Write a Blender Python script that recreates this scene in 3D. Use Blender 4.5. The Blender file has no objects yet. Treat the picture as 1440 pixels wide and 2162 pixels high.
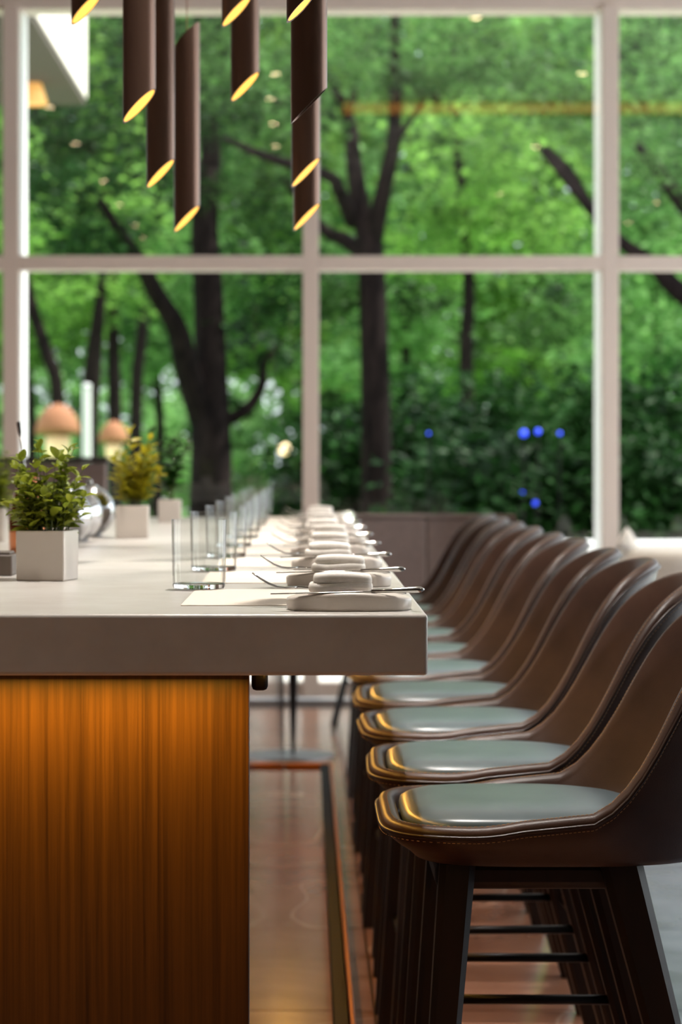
import bpy, math, random
from mathutils import Vector, Matrix, Euler

R = math.radians
PI = math.pi
scene = bpy.context.scene
col = scene.collection
random.seed(7)

# ------------------------------------------------------------------ camera, sky, sun, exposure
FPX, VX, VY, CZ = 5000.0, 645.0, 975.0, 1.193
cam_data = bpy.data.cameras.new('camera')
cam = bpy.data.objects.new('camera', cam_data)
col.objects.link(cam)
cam.location = (0, 0, CZ)
cam.rotation_euler = (R(90), 0, 0)
cam_data.sensor_fit = 'VERTICAL'
cam_data.sensor_height = 36.0
cam_data.sensor_width = 24.0
cam_data.lens = FPX / 2162.0 * 36.0
cam_data.shift_x = (720 - VX) / 2162.0
cam_data.shift_y = -(1081 - VY) / 2162.0
cam_data.clip_end = 400
cam_data.dof.use_dof = True
cam_data.dof.focus_distance = 3.25
cam_data.dof.aperture_fstop = 5.6
scene.camera = cam

scene.view_settings.view_transform = 'Standard'
scene.view_settings.look = 'None'
scene.view_settings.gamma = 1.0
scene.view_settings.use_curve_mapping = False
scene.view_settings.exposure = 0.0

scene.cycles.max_bounces = 24
scene.cycles.transmission_bounces = 20
scene.cycles.transparent_max_bounces = 64

world = bpy.data.worlds.new('sky')
scene.world = world
world.use_nodes = True
wn = world.node_tree
wn.nodes.clear()
w_out = wn.nodes.new('ShaderNodeOutputWorld')
w_bg = wn.nodes.new('ShaderNodeBackground')
w_sky = wn.nodes.new('ShaderNodeTexSky')
w_sky.sky_type = 'NISHITA'
w_sky.sun_disc = False
w_sky.sun_elevation = R(52)
w_sky.sun_rotation = R(200)
w_sky.air_density = 1.0
w_sky.dust_density = 4.0
w_mix = wn.nodes.new('ShaderNodeMix')
w_mix.data_type = 'RGBA'
w_mix.inputs[0].default_value = 0.5
w_mix.inputs[7].default_value = (7.0, 7.6, 8.2, 1)
wn.links.new(w_sky.outputs[0], w_mix.inputs[6])
wn.links.new(w_mix.outputs[2], w_bg.inputs['Color'])
w_bg.inputs['Strength'].default_value = 0.36
wn.links.new(w_bg.outputs[0], w_out.inputs['Surface'])

sun_data = bpy.data.lights.new('sun', 'SUN')
sun = bpy.data.objects.new('sun', sun_data)
col.objects.link(sun)
sun_data.energy = 10.5
sun_data.angle = R(2)
sun_data.color = (1.0, 0.95, 0.85)
# high sun from the right, just outside the glass front
sun.rotation_euler = Vector((-0.75, -0.12, -1.0)).to_track_quat('-Z', 'Y').to_euler()


# added fill lamps at the right-hand windows, brightening the room as extra daylight
for _y in (4.95, 7.35, 9.75):
    _d = bpy.data.lights.new('window_daylight', 'AREA')
    _d.shape = 'RECTANGLE'
    _d.size, _d.size_y = 2.8, 2.0
    _d.energy = 60
    _d.color = (0.93, 0.97, 1.0)
    _o = bpy.data.objects.new('window_daylight', _d)
    col.objects.link(_o)
    _o.location = (4.97, _y, 1.75)
    _o.rotation_euler = (0, R(90), 0)


# ------------------------------------------------------------------ materials
def lin(c):
    return tuple((v / 12.92 if v <= 0.04045 else ((v + 0.055) / 1.055) ** 2.4) for v in c)


def rgb(r, g, b):
    return lin((r / 255, g / 255, b / 255)) + (1,)


def mat(name, color, rough=0.5, metal=0.0, spec=0.5, coat=0.0, coat_rough=0.1, emit=None, estr=0.0, trans=0.0, ior=1.45):
    m = bpy.data.materials.new(name)
    m.use_nodes = True
    b = m.node_tree.nodes['Principled BSDF']
    b.inputs['Base Color'].default_value = color
    b.inputs['Roughness'].default_value = rough
    b.inputs['Metallic'].default_value = metal
    b.inputs['Specular IOR Level'].default_value = spec
    b.inputs['Coat Weight'].default_value = coat
    b.inputs['Coat Roughness'].default_value = coat_rough
    b.inputs['Transmission Weight'].default_value = trans
    b.inputs['IOR'].default_value = ior
    if emit:
        b.inputs['Emission Color'].default_value = emit
        b.inputs['Emission Strength'].default_value = estr
    return m


def nodes(m):
    return m.node_tree.nodes, m.node_tree.links, m.node_tree.nodes['Principled BSDF']


def add_noise_color(m, c1, c2, scale=(5, 5, 5), detail=4, rough=0.6, lo=0.35, hi=0.65, bump=0.0, distort=0.0, coord='Object'):
    n, l, b = nodes(m)
    tc = n.new('ShaderNodeTexCoord')
    mp = n.new('ShaderNodeMapping')
    mp.inputs['Scale'].default_value = scale
    nz = n.new('ShaderNodeTexNoise')
    nz.inputs['Scale'].default_value = 1.0
    nz.inputs['Detail'].default_value = detail
    nz.inputs['Roughness'].default_value = rough
    nz.inputs['Distortion'].default_value = distort
    cr = n.new('ShaderNodeValToRGB')
    cr.color_ramp.elements[0].position = lo
    cr.color_ramp.elements[0].color = c1
    cr.color_ramp.elements[1].position = hi
    cr.color_ramp.elements[1].color = c2
    l.new(tc.outputs[coord], mp.inputs['Vector'])
    l.new(mp.outputs[0], nz.inputs['Vector'])
    l.new(nz.outputs['Fac'], cr.inputs['Fac'])
    l.new(cr.outputs['Color'], b.inputs['Base Color'])
    if bump:
        bp = n.new('ShaderNodeBump')
        bp.inputs['Strength'].default_value = bump
        bp.inputs['Distance'].default_value = 0.002
        l.new(nz.outputs['Fac'], bp.inputs['Height'])
        l.new(bp.outputs[0], b.inputs['Normal'])
    return nz, cr


M = {}
M['white_wall'] = mat('white_wall', rgb(222, 214, 204), 0.7)
M['warm_wall'] = mat('warm_wall', rgb(96, 70, 54), 0.7)
M['ceiling'] = mat('ceiling_paint', rgb(215, 208, 200), 0.8)
M['frame_white'] = mat('frame_white', rgb(216, 200, 190), 0.45)
M['table_stone'] = mat('table_stone', rgb(190, 184, 176), 0.32, spec=0.5)
add_noise_color(M['table_stone'], rgb(194, 188, 181), rgb(206, 202, 196), (9, 9, 9), 5)
M['leather'] = mat('brown_leather', rgb(78, 50, 36), 0.42, spec=0.5)
nz, cr = add_noise_color(M['leather'], rgb(48, 29, 21), rgb(66, 43, 32), (7, 7, 7), 5)
n, l, b = nodes(M['leather'])
vo = n.new('ShaderNodeTexVoronoi')
vo.inputs['Scale'].default_value = 420
tcl = n.new('ShaderNodeTexCoord')
l.new(tcl.outputs['Object'], vo.inputs['Vector'])
bp = n.new('ShaderNodeBump')
bp.inputs['Strength'].default_value = 0.12
bp.inputs['Distance'].default_value = 0.001
l.new(vo.outputs['Distance'], bp.inputs['Height'])
l.new(bp.outputs[0], b.inputs['Normal'])
M['seat_leather'] = mat('seat_leather', rgb(92, 106, 110), 0.32, spec=0.6, coat=0.3, coat_rough=0.28)  # blue-grey base paints in cool daylight reflected on brown leather
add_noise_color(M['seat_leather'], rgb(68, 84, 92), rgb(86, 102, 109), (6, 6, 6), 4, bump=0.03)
M['stitch'] = mat('stitch_thread', rgb(170, 130, 90), 0.7)
M['piping'] = mat('piping_leather', rgb(40, 24, 17), 0.35)
M['dark_wood'] = mat('dark_wood', rgb(44, 26, 18), 0.45)
add_noise_color(M['dark_wood'], rgb(18, 10, 8), rgb(32, 18, 13), (40, 40, 4), 5)
M['black_metal'] = mat('black_metal', rgb(24, 22, 22), 0.4, metal=0.6)
M['brass'] = mat('brass', rgb(186, 112, 56), 0.38, metal=0.9)
M['rail_dark'] = mat('rail_dark', rgb(18, 15, 15), 0.55, spec=0.1)
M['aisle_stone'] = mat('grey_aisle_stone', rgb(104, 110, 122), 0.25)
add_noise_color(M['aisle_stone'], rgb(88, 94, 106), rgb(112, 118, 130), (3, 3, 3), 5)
M['steel'] = mat('steel', rgb(205, 203, 200), 0.12, metal=1.0)
M['mirror_steel'] = mat('mirror_steel', rgb(190, 190, 192), 0.06, metal=1.0)
M['copper'] = mat('copper', rgb(200, 130, 90), 0.15, metal=1.0)
M['ceramic'] = mat('white_ceramic', rgb(226, 216, 206), 0.3)
M['linen'] = mat('white_linen', rgb(238, 232, 224), 0.85)
add_noise_color(M['linen'], rgb(230, 224, 215), rgb(243, 238, 231), (60, 60, 60), 3, bump=0.1)
M['paper'] = mat('cream_paper', rgb(233, 222, 208), 0.8)
M['glass'] = mat('clear_glass', (1, 1, 1, 1), 0.0, trans=1.0, ior=1.45)
M['bronze'] = mat('bronze', rgb(116, 90, 77), 0.36, metal=0.7)
M['cord'] = mat('cord', rgb(150, 90, 60), 0.5)
M['glow'] = mat('amber_glow', (0.1, 0.05, 0.01, 1), 0.5, emit=(1.0, 0.50, 0.07, 1), estr=1.9)
M['led'] = mat('led_amber', (0.1, 0.05, 0.01, 1), 0.5, emit=(1.0, 0.45, 0.08, 1), estr=6.0)
M['cove'] = mat('cove_amber', (0.1, 0.05, 0.01, 1), 0.5, emit=(1.0, 0.42, 0.08, 1), estr=2.6)
M['downlight'] = mat('downlight_lens', (0.8, 0.8, 0.8, 1), 0.4, emit=(1.0, 0.72, 0.42, 1), estr=45.0)
M['taupe'] = mat('taupe_fabric', rgb(120, 106, 98), 0.75)
add_noise_color(M['taupe'], rgb(126, 110, 104), rgb(134, 118, 112), (30, 30, 30), 3, bump=0.05)
M['dark_cap'] = mat('dark_cap', rgb(54, 48, 48), 0.4)
M['soil'] = mat('soil', rgb(52, 40, 26), 0.95)
M['stone_dark'] = mat('dark_stone', rgb(96, 84, 76), 0.5)
M['pavement'] = mat('pavement', rgb(205, 203, 200), 0.8)
add_noise_color(M['pavement'], rgb(195, 192, 188), rgb(215, 213, 210), (2, 2, 2), 4)
M['lawn'] = mat('lawn_grass', rgb(96, 150, 76), 0.9)
add_noise_color(M['lawn'], rgb(82, 132, 62), rgb(150, 190, 120), (.6, .6, .6), 5)
M['bark'] = mat('bark', rgb(62, 50, 44), 0.95, spec=0.1)
add_noise_color(M['bark'], rgb(16, 12, 14), rgb(38, 30, 30), (14, 14, 3), 6, bump=0.6)
M['building'] = mat('building_render', rgb(232, 226, 215), 0.8)
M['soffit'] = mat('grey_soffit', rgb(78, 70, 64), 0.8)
M['tan_cloth'] = mat('tan_cloth', rgb(150, 100, 70), 0.8)
M['white_paint'] = mat('white_paint', rgb(236, 236, 238), 0.5)
M['warm_lamp'] = mat('warm_lamp', (0.8, 0.6, 0.4, 1), 0.5, emit=(1.0, 0.66, 0.36, 1), estr=0.5)
M['lantern'] = mat('amber_lantern', (0.8, 0.5, 0.2, 1), 0.5, emit=(1.0, 0.46, 0.10, 1), estr=0.75)
M['bulb_hot'] = mat('warm_bulb', (0.8, 0.6, 0.4, 1), 0.5, emit=(1.0, 0.7, 0.4, 1), estr=3.0)
M['green_lens'] = mat('green_lens', (0.1, 0.8, 0.6, 1), 0.4, emit=(0.15, 1.0, 0.65, 1), estr=2.5)
M['blue_lens'] = mat('blue_lens', (0.05, 0.1, 0.9, 1), 0.4, emit=(0.005, 0.04, 1.0, 1), estr=1.3)
M['grey_metal'] = mat('grey_metal', rgb(130, 130, 132), 0.4, metal=0.5)
M['grout'] = mat('grout', rgb(60, 46, 38), 0.9)


def make_teak():
    m = mat('teak', rgb(150, 92, 44), 0.3, spec=0.5)
    n, l, b = nodes(m)
    tc = n.new('ShaderNodeTexCoord')
    mp = n.new('ShaderNodeMapping')
    mp.inputs['Scale'].default_value = (55, 55, 0.7)
    nz = n.new('ShaderNodeTexNoise')
    nz.inputs['Scale'].default_value = 1.6
    nz.inputs['Detail'].default_value = 7
    nz.inputs['Roughness'].default_value = 0.7
    nz.inputs['Distortion'].default_value = 0.4
    cr = n.new('ShaderNodeValToRGB')
    e = cr.color_ramp.elements
    e[0].position = 0.30
    e[0].color = rgb(40, 20, 8)
    e[1].position = 0.66
    e[1].color = rgb(80, 47, 20)
    x = e.new(0.46)
    x.color = rgb(62, 35, 14)
    l.new(tc.outputs['Object'], mp.inputs['Vector'])
    l.new(mp.outputs[0], nz.inputs['Vector'])
    l.new(nz.outputs['Fac'], cr.inputs['Fac'])
    l.new(cr.outputs['Color'], b.inputs['Base Color'])
    return m


M['teak'] = make_teak()
M['dark_veneer'] = mat('polished_dark_veneer', rgb(70, 44, 30), 0.08, spec=0.6, coat=1.0, coat_rough=0.05)
add_noise_color(M['dark_veneer'], rgb(58, 36, 24), rgb(84, 54, 36), (38, 38, 1), 5)


def make_marble():
    m = mat('brown_marble', rgb(110, 70, 50), 0.2, spec=0.7)
    n, l, b = nodes(m)
    nz, cr = add_noise_color(m, rgb(134, 90, 68), rgb(166, 122, 100), (1.6, 1.6, 1.6), 8, 0.65, 0.3, 0.7, distort=0.6, coord='Generated')
    tc = n.new('ShaderNodeTexCoord')
    gm = n.new('ShaderNodeNewGeometry')
    oi = n.new('ShaderNodeObjectInfo')
    ad = n.new('ShaderNodeVectorMath')
    ad.operation = 'ADD'
    sc = n.new('ShaderNodeVectorMath')
    sc.operation = 'SCALE'
    sc.inputs['Scale'].default_value = 30
    cx = n.new('ShaderNodeCombineXYZ')
    l.new(oi.outputs['Random'], cx.inputs['X'])
    l.new(cx.outputs[0], sc.inputs[0])
    l.new(gm.outputs['Position'], ad.inputs[0])
    l.new(sc.outputs[0], ad.inputs[1])
    mp = [x for x in n if x.bl_idname == 'ShaderNodeMapping'][0]
    for lk in list(mp.inputs['Vector'].links):
        l.remove(lk)
    l.new(ad.outputs[0], mp.inputs['Vector'])
    n2 = n.new('ShaderNodeTexNoise')
    n2.inputs['Scale'].default_value = .7
    n2.inputs['Detail'].default_value = 2
    n2.inputs['Distortion'].default_value = .5
    l.new(ad.outputs[0], n2.inputs['Vector'])
    s = n.new('ShaderNodeMath')
    s.operation = 'SUBTRACT'
    s.inputs[1].default_value = 0.5
    a = n.new('ShaderNodeMath')
    a.operation = 'ABSOLUTE'
    l.new(n2.outputs['Fac'], s.inputs[0])
    l.new(s.outputs[0], a.inputs[0])
    r2 = n.new('ShaderNodeValToRGB')
    r2.color_ramp.elements[0].position = 0.0
    r2.color_ramp.elements[0].color = (1, 1, 1, 1)
    r2.color_ramp.elements[1].position = 0.004
    r2.color_ramp.elements[1].color = (0, 0, 0, 1)
    l.new(a.outputs[0], r2.inputs['Fac'])
    mx = n.new('ShaderNodeMix')
    mx.data_type = 'RGBA'
    l.new(r2.outputs['Color'], mx.inputs[0])
    l.new(cr.outputs['Color'], mx.inputs[6])
    mx.inputs[7].default_value = rgb(182, 148, 128)
    l.new(mx.outputs[2], b.inputs['Base Color'])
    return m


M['marble'] = make_marble()


def schlick(n, l):
    lw = n.new('ShaderNodeLayerWeight')
    lw.inputs['Blend'].default_value = 0.5
    p = n.new('ShaderNodeMath')
    p.operation = 'POWER'
    p.inputs[1].default_value = 5.0
    a = n.new('ShaderNodeMath')
    a.operation = 'MULTIPLY_ADD'
    a.inputs[1].default_value = 0.9
    a.inputs[2].default_value = 0.04
    l.new(lw.outputs['Facing'], p.inputs[0])
    l.new(p.outputs[0], a.inputs[0])
    return a


def make_pane():
    m = bpy.data.materials.new('window_glass')
    m.use_nodes = True
    n, l = m.node_tree.nodes, m.node_tree.links
    n.clear()
    o = n.new('ShaderNodeOutputMaterial')
    t = n.new('ShaderNodeBsdfTransparent')
    t.inputs['Color'].default_value = (0.97, 0.985, 0.975, 1)
    g = n.new('ShaderNodeBsdfGlossy')
    g.inputs['Roughness'].default_value = 0.0
    f = schlick(n, l)
    mx = n.new('ShaderNodeMixShader')
    l.new(f.outputs[0], mx.inputs[0])
    l.new(t.outputs[0], mx.inputs[1])
    l.new(g.outputs[0], mx.inputs[2])
    l.new(mx.outputs[0], o.inputs['Surface'])
    return m


M['pane'] = make_pane()


def make_thin_glass():
    m = bpy.data.materials.new('thin_glass')
    m.use_nodes = True
    n, l = m.node_tree.nodes, m.node_tree.links
    n.clear()
    o = n.new('ShaderNodeOutputMaterial')
    t = n.new('ShaderNodeBsdfTransparent')
    lw = n.new('ShaderNodeLayerWeight')
    lw.inputs['Blend'].default_value = 0.5
    cr = n.new('ShaderNodeValToRGB')
    cr.color_ramp.elements[0].position = 0.55
    cr.color_ramp.elements[0].color = (.98, .985, .98, 1)
    cr.color_ramp.elements[1].position = 1.0
    cr.color_ramp.elements[1].color = (.6, .58, .56, 1)
    l.new(lw.outputs['Facing'], cr.inputs['Fac'])
    l.new(cr.outputs['Color'], t.inputs['Color'])
    g = n.new('ShaderNodeBsdfGlossy')
    g.inputs['Roughness'].default_value = 0.0
    f = schlick(n, l)
    mx = n.new('ShaderNodeMixShader')
    l.new(f.outputs[0], mx.inputs[0])
    l.new(t.outputs[0], mx.inputs[1])
    l.new(g.outputs[0], mx.inputs[2])
    l.new(mx.outputs[0], o.inputs['Surface'])
    return m


M['thin_glass'] = make_thin_glass()


def leaf_mat(name, c_lo, c_hi, trans=0.45, rough=0.5, patch=1.3, spec=0.12):
    """Leaf with translucency; colour varies from leaf to leaf."""
    m = bpy.data.materials.new(name)
    m.use_nodes = True
    n, l = m.node_tree.nodes, m.node_tree.links
    b = n['Principled BSDF']
    out = n['Material Output']
    gm = n.new('ShaderNodeNewGeometry')
    oi = n.new('ShaderNodeObjectInfo')
    ad = n.new('ShaderNodeMath')
    ad.operation = 'ADD'
    fr = n.new('ShaderNodeMath')
    fr.operation = 'FRACT'
    l.new(gm.outputs['Random Per Island'], ad.inputs[0])
    l.new(oi.outputs['Random'], ad.inputs[1])
    l.new(ad.outputs[0], fr.inputs[0])
    cr = n.new('ShaderNodeValToRGB')
    cr.color_ramp.elements[0].color = c_lo
    cr.color_ramp.elements[1].color = c_hi
    pn = n.new('ShaderNodeTexNoise')
    pn.inputs['Scale'].default_value = patch
    pn.inputs['Detail'].default_value = 2
    l.new(gm.outputs['Position'], pn.inputs['Vector'])
    mr = n.new('ShaderNodeMapRange')
    mr.inputs['From Min'].default_value = 0.36
    mr.inputs['From Max'].default_value = 0.66
    l.new(pn.outputs['Fac'], mr.inputs['Value'])
    mxf = n.new('ShaderNodeMix')
    mxf.inputs[0].default_value = 0.68
    l.new(fr.outputs[0], mxf.inputs[2])
    l.new(mr.outputs[0], mxf.inputs[3])
    l.new(mxf.outputs[0], cr.inputs['Fac'])
    l.new(cr.outputs['Color'], b.inputs['Base Color'])
    b.inputs['Roughness'].default_value = rough
    b.inputs['Specular IOR Level'].default_value = spec
    tr = n.new('ShaderNodeBsdfTranslucent')
    l.new(cr.outputs['Color'], tr.inputs['Color'])
    mx = n.new('ShaderNodeMixShader')
    mx.inputs[0].default_value = trans
    l.new(b.outputs[0], mx.inputs[1])
    l.new(tr.outputs[0], mx.inputs[2])
    l.new(mx.outputs[0], out.inputs['Surface'])
    return m


M['leaf_bright'] = leaf_mat('leaf_bright', rgb(20, 58, 22), rgb(150, 198, 96))
M['leaf_mid'] = leaf_mat('leaf_mid', rgb(12, 34, 18), rgb(110, 158, 84))
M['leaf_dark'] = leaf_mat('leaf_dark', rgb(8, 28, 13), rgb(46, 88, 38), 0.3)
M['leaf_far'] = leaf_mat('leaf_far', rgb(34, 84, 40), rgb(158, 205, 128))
M['leaf_herb'] = leaf_mat('leaf_herb', rgb(62, 92, 20), rgb(170, 176, 56), 0.3, 0.35, spec=.35)
M['leaf_yellow'] = leaf_mat('leaf_yellow', rgb(110, 118, 20), rgb(196, 180, 40), 0.35, 0.4, spec=.35)
M['leaf_basil'] = leaf_mat('leaf_basil', rgb(16, 40, 10), rgb(50, 92, 26), 0.25, 0.3, spec=.5)
M['stem'] = mat('green_stem', rgb(86, 96, 40), 0.6)


# ------------------------------------------------------------------ mesh helpers
class MB:
    def __init__(self):
        self.v, self.f = [], []

    def add(self, vs, fs):
        b = len(self.v)
        self.v.extend([tuple(p) for p in vs])
        self.f.extend([tuple(b + i for i in q) for q in fs])
        return self

    def box(self, x0, x1, y0, y1, z0, z1):
        vs = [(x0, y0, z0), (x1, y0, z0), (x1, y1, z0), (x0, y1, z0), (x0, y0, z1), (x1, y0, z1), (x1, y1, z1), (x0, y1, z1)]
        fs = [(0, 3, 2, 1), (4, 5, 6, 7), (0, 1, 5, 4), (1, 2, 6, 5), (2, 3, 7, 6), (3, 0, 4, 7)]
        return self.add(vs, fs)

    def rings(self, rings, cap0=True, cap1=True, closed=True):
        n = len(rings[0])
        vs = [p for r in rings for p in r]
        fs = []
        for i in range(len(rings) - 1):
            for j in range(n if closed else n - 1):
                k = (j + 1) % n
                fs.append((i * n + j, i * n + k, (i + 1) * n + k, (i + 1) * n + j))
        if cap0:
            fs.append(tuple(reversed(range(n))))
        if cap1:
            fs.append(tuple((len(rings) - 1) * n + j for j in range(n)))
        return self.add(vs, fs)

    def lathe(self, prof, n=32, c=(0, 0, 0), cap0=False, cap1=False):
        rs = [[(c[0] + r * math.cos(2 * PI * j / n), c[1] + r * math.sin(2 * PI * j / n), c[2] + z) for j in range(n)] for r, z in prof]
        return self.rings(rs, cap0, cap1)

    def tube(self, pts, rad, n=8, cap=True, closed=False, sx=1.0):
        pts = [Vector(p) for p in pts]
        if not hasattr(rad, '__len__'):
            rad = [rad] * len(pts)
        N = len(pts)
        t0 = None
        rings = []
        nrm = None
        for i, p in enumerate(pts):
            if closed:
                t = (pts[(i + 1) % N] - pts[i - 1]).normalized()
            else:
                t = (pts[min(i + 1, N - 1)] - pts[max(i - 1, 0)]).normalized()
            if nrm is None:
                a = Vector((0, 0, 1)) if abs(t.z) < 0.9 else Vector((1, 0, 0))
                nrm = t.cross(a).normalized()
            else:
                nrm = (nrm - t * nrm.dot(t)).normalized()
            bn = t.cross(nrm)
            rings.append([p + nrm * (rad[i] * sx * math.cos(2 * PI * j / n)) + bn * (rad[i] * math.sin(2 * PI * j / n)) for j in range(n)])
        if closed:
            rings.append(rings[0])
            return self.rings(rings, False, False)
        return self.rings(rings, cap, cap)

    def sphere(self, c, r, nu=20, nv=12, sz=1.0):
        prof = [(max(r * math.sin(PI * i / nv), 1e-4), -r * sz * math.cos(PI * i / nv)) for i in range(nv + 1)]
        return self.lathe(prof, nu, c)

    def mesh(self, name):
        me = bpy.data.meshes.new(name)
        me.from_pydata(self.v, [], self.f)
        me.update()
        return me

    def build(self, name, m, parent=None, smooth=False, bevel=0.0, seg=2, subd=0):
        me = self.mesh(name)
        o = bpy.data.objects.new(name, me)
        col.objects.link(o)
        me.materials.append(M[m] if isinstance(m, str) else m)
        if smooth:
            for p in me.polygons:
                p.use_smooth = True
        if parent is not None:
            o.parent = parent
        if bevel:
            md = o.modifiers.new('bevel', 'BEVEL')
            md.width = bevel
            md.segments = seg
            md.limit_method = 'ANGLE'
            for p in me.polygons:
                p.use_smooth = True
        if subd:
            md = o.modifiers.new('subd', 'SUBSURF')
            md.levels = subd
            md.render_levels = subd
        if smooth == 'auto' or bevel:
            me.set_sharp_from_angle(angle=R(40))
        return o


def tag(o, label=None, cat=None, group=None, kind=None):
    if label:
        o['label'] = label
    if cat:
        o['category'] = cat
    if group:
        o['group'] = group
    if kind:
        o['kind'] = kind
    return o


def empty(name, loc=(0, 0, 0), rz=0.0):
    o = bpy.data.objects.new(name, None)
    col.objects.link(o)
    o.empty_display_size = 0.05
    o.location = loc
    o.rotation_euler = (0, 0, rz)
    return o


def thing(name, label, cat, loc=(0, 0, 0), rz=0.0, group=None):
    return tag(empty(name, loc, rz), label, cat, group)


def struct(o):
    o['kind'] = 'structure'
    return o


def copy_tree(o, parent=None):
    c = o.copy()
    col.objects.link(c)
    if parent is not None:
        c.parent = parent
    for ch in list(o.children):
        copy_tree(ch, c)
    return c


def at(px, py, d):
    return Vector(((px - VX) * d / FPX, d, CZ - (py - VY) * d / FPX))


def superellipse(cx, a, b, n0, n1, N, z=0.0, scale=1.0):
    """Plan outline; n0 is the exponent of the low-x half, n1 of the high-x half."""
    out = []
    for j in range(N):
        t = 2 * PI * j / N
        c, s = math.cos(t), math.sin(t)
        n = n0 if c < 0 else n1
        x = a * math.copysign(abs(c) ** (2 / n), c)
        y = b * math.copysign(abs(s) ** (2 / n), s)
        out.append((cx + x * scale, y * scale, z))
    return out


ORD = ['first', 'second', 'third', 'fourth', 'fifth', 'sixth', 'seventh', 'eighth', 'ninth', 'tenth', 'eleventh', 'twelfth']

# ------------------------------------------------------------------ the room
WY = 12.0           # glass plane
XL, XR, YB, ZC = -5.0, 5.0, -6.0, 3.8
floor = struct(MB().box(XL, XR, YB, WY, -0.12, -0.012).build('floor', 'grout'))
tile_mesh = MB().box(0.003, 0.597, 0.003, 0.897, -0.012, 0.0).mesh('tile')
tile_mesh.materials.append(M['marble'])
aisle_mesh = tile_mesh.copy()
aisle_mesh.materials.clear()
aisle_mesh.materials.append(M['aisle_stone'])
for ix in range(-7, 8):
    for iy in range(0, 13):
        x0, y0 = 0.15 + ix * 0.6, 0.65 + iy * 0.9
        if x0 < XL or x0 + .6 > XR or y0 + 0.9 > WY + .01:
            continue
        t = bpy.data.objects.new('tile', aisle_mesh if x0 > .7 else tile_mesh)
        col.objects.link(t)
        t.parent = floor
        t.location = (x0, y0, random.uniform(-0.0004, 0.0))

struct(MB().box(XL - .2, XR + .2, YB - .2, WY + .35, ZC, ZC + .25).build('ceiling', 'ceiling'))
struct(MB().box(XL - .2, XL, YB, WY + .35, 0, ZC).build('wall_left', 'warm_wall'))
struct(MB().box(XL - .2, XR + .2, YB - .2, YB, 0, ZC).build('wall_back', 'warm_wall'))
wr = MB()
wr.box(XR, XR + .2, YB, WY + .35, 3.2, ZC)
wr.box(XR, XR + .2, YB, WY + .35, 0, 0.3)
wr.box(XR, XR + .2, YB, 3.6, .3, 3.2)
for y in (3.6, 6.0, 8.4, 10.8):
    wr.box(XR, XR + .2, y, y + .3, .3, 3.2)
struct(wr.build('wall_right', 'white_wall'))
for k, y in enumerate((3.6, 6.0, 8.4)):
    struct(MB().box(XR + .09, XR + .10, y + .3, y + 2.4, .3, 3.2).build('window_%d' % (k + 10), 'pane'))
# front glass wall: header, mullions, transoms, bottom rail, panes
ZT = 3.51
struct(MB().box(XL, XR, WY, WY + .3, ZT, ZC).build('wall_front', 'frame_white'))
BAY = 1.518
mull_x = [0.027 + BAY * k for k in range(-3, 4)]
for k, x in enumerate(mull_x):
    tm = struct(MB().box(x - .041, x + .041, WY - .02, WY + .06, 0, ZT).build('trim_%d' % (k + 1), 'frame_white', bevel=.004))
    MB().box(x - .041, x + .041, WY + .061, WY + .34, 0, ZT).build('outer_fin', 'white_paint', tm)  # whiter than the frame: daylight on the mullion sides put into the colour
edges = [XL] + mull_x + [XR]
for k in range(len(edges) - 1):
    a = edges[k] + (.041 if k else 0)
    b_ = edges[k + 1] - (.041 if k < len(edges) - 2 else 0)
    w = struct(empty('window_%d' % (k + 1), ((a + b_) / 2, WY, 0)))
    h = (b_ - a) / 2
    MB().box(-h, h, -.02, .13, 2.165, 2.236).build('transom', 'frame_white', w, bevel=.004)
    MB().box(-h, h, 0, .13, 0, .07).build('bottom_rail', 'frame_white', w)
    MB().box(-h, h, .0, .13, ZT - .02, ZT).build('top_rail', 'frame_white', w)
    MB().box(-h, h, .05, .058, .07, 2.165).build('pane', 'pane', w)
    MB().box(-h, h, .05, .058, 2.236, ZT - .02).build('pane', 'pane', w)

# ------------------------------------------------------------------ outside ground
struct(MB().box(-40, 40, WY + .35, 17.5, -.2, -.02).build('terrace_pavement', 'pavement'))
struct(MB().box(-60, 60, 17.5, 58, -.2, -.03).build('lawn_ground', 'lawn'))
struct(MB().box(-90, 90, 58, 120, -.2, -.02).build('street_ground', 'pavement'))

pw = thing('planter_wall', 'low white planter wall outside in front of the dark shrubs', 'wall', (2.6, 15.4, -.02))
MB().box(-3.6, 3.6, -.1, .1, 0, .64).build('body', 'white_paint', pw)
MB().box(-3.62, 3.62, -.13, .13, .641, .70).build('coping', 'white_paint', pw, bevel=.01)

# ------------------------------------------------------------------ main table
TX0, TX1, TY0, TY1, TZ0, TZ1 = -1.03, 0.155, 3.0, 8.25, 0.922, 1.0
BX0, BX1, BY0, BY1 = -0.80, -0.0735, 3.09, 8.10
table = thing('communal_table', 'long pale stone-topped communal table on a glowing teak pedestal', 'table', (-.437, 5.6, 0))
lx, ly = -.437, 5.6
MB().box(TX0 - lx, TX1 - lx, TY0 - ly, TY1 - ly, TZ0, TZ1).build('tabletop', 'table_stone', table, bevel=.005, seg=3)
base = MB().box(BX0 - lx + .004, BX1 - lx - .004, BY0 - ly + .02, BY1 - ly, 0, TZ0).build('pedestal', 'teak', table)
MB().box(BX0 - lx, BX1 - lx, BY0 - ly, BY0 - ly + .02, 0, TZ0).build('front_panel', 'teak', table, bevel=.0015)
ys = [BY0 + .022 + (BY1 - BY0 - .022) * k / 4 for k in range(5)]
for k in range(4):
    MB().box(BX1 - lx - .004, BX1 - lx, ys[k] - ly + .002, ys[k + 1] - ly - .002, 0.0, TZ0).build('side_panel', 'dark_veneer', table)
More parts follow.
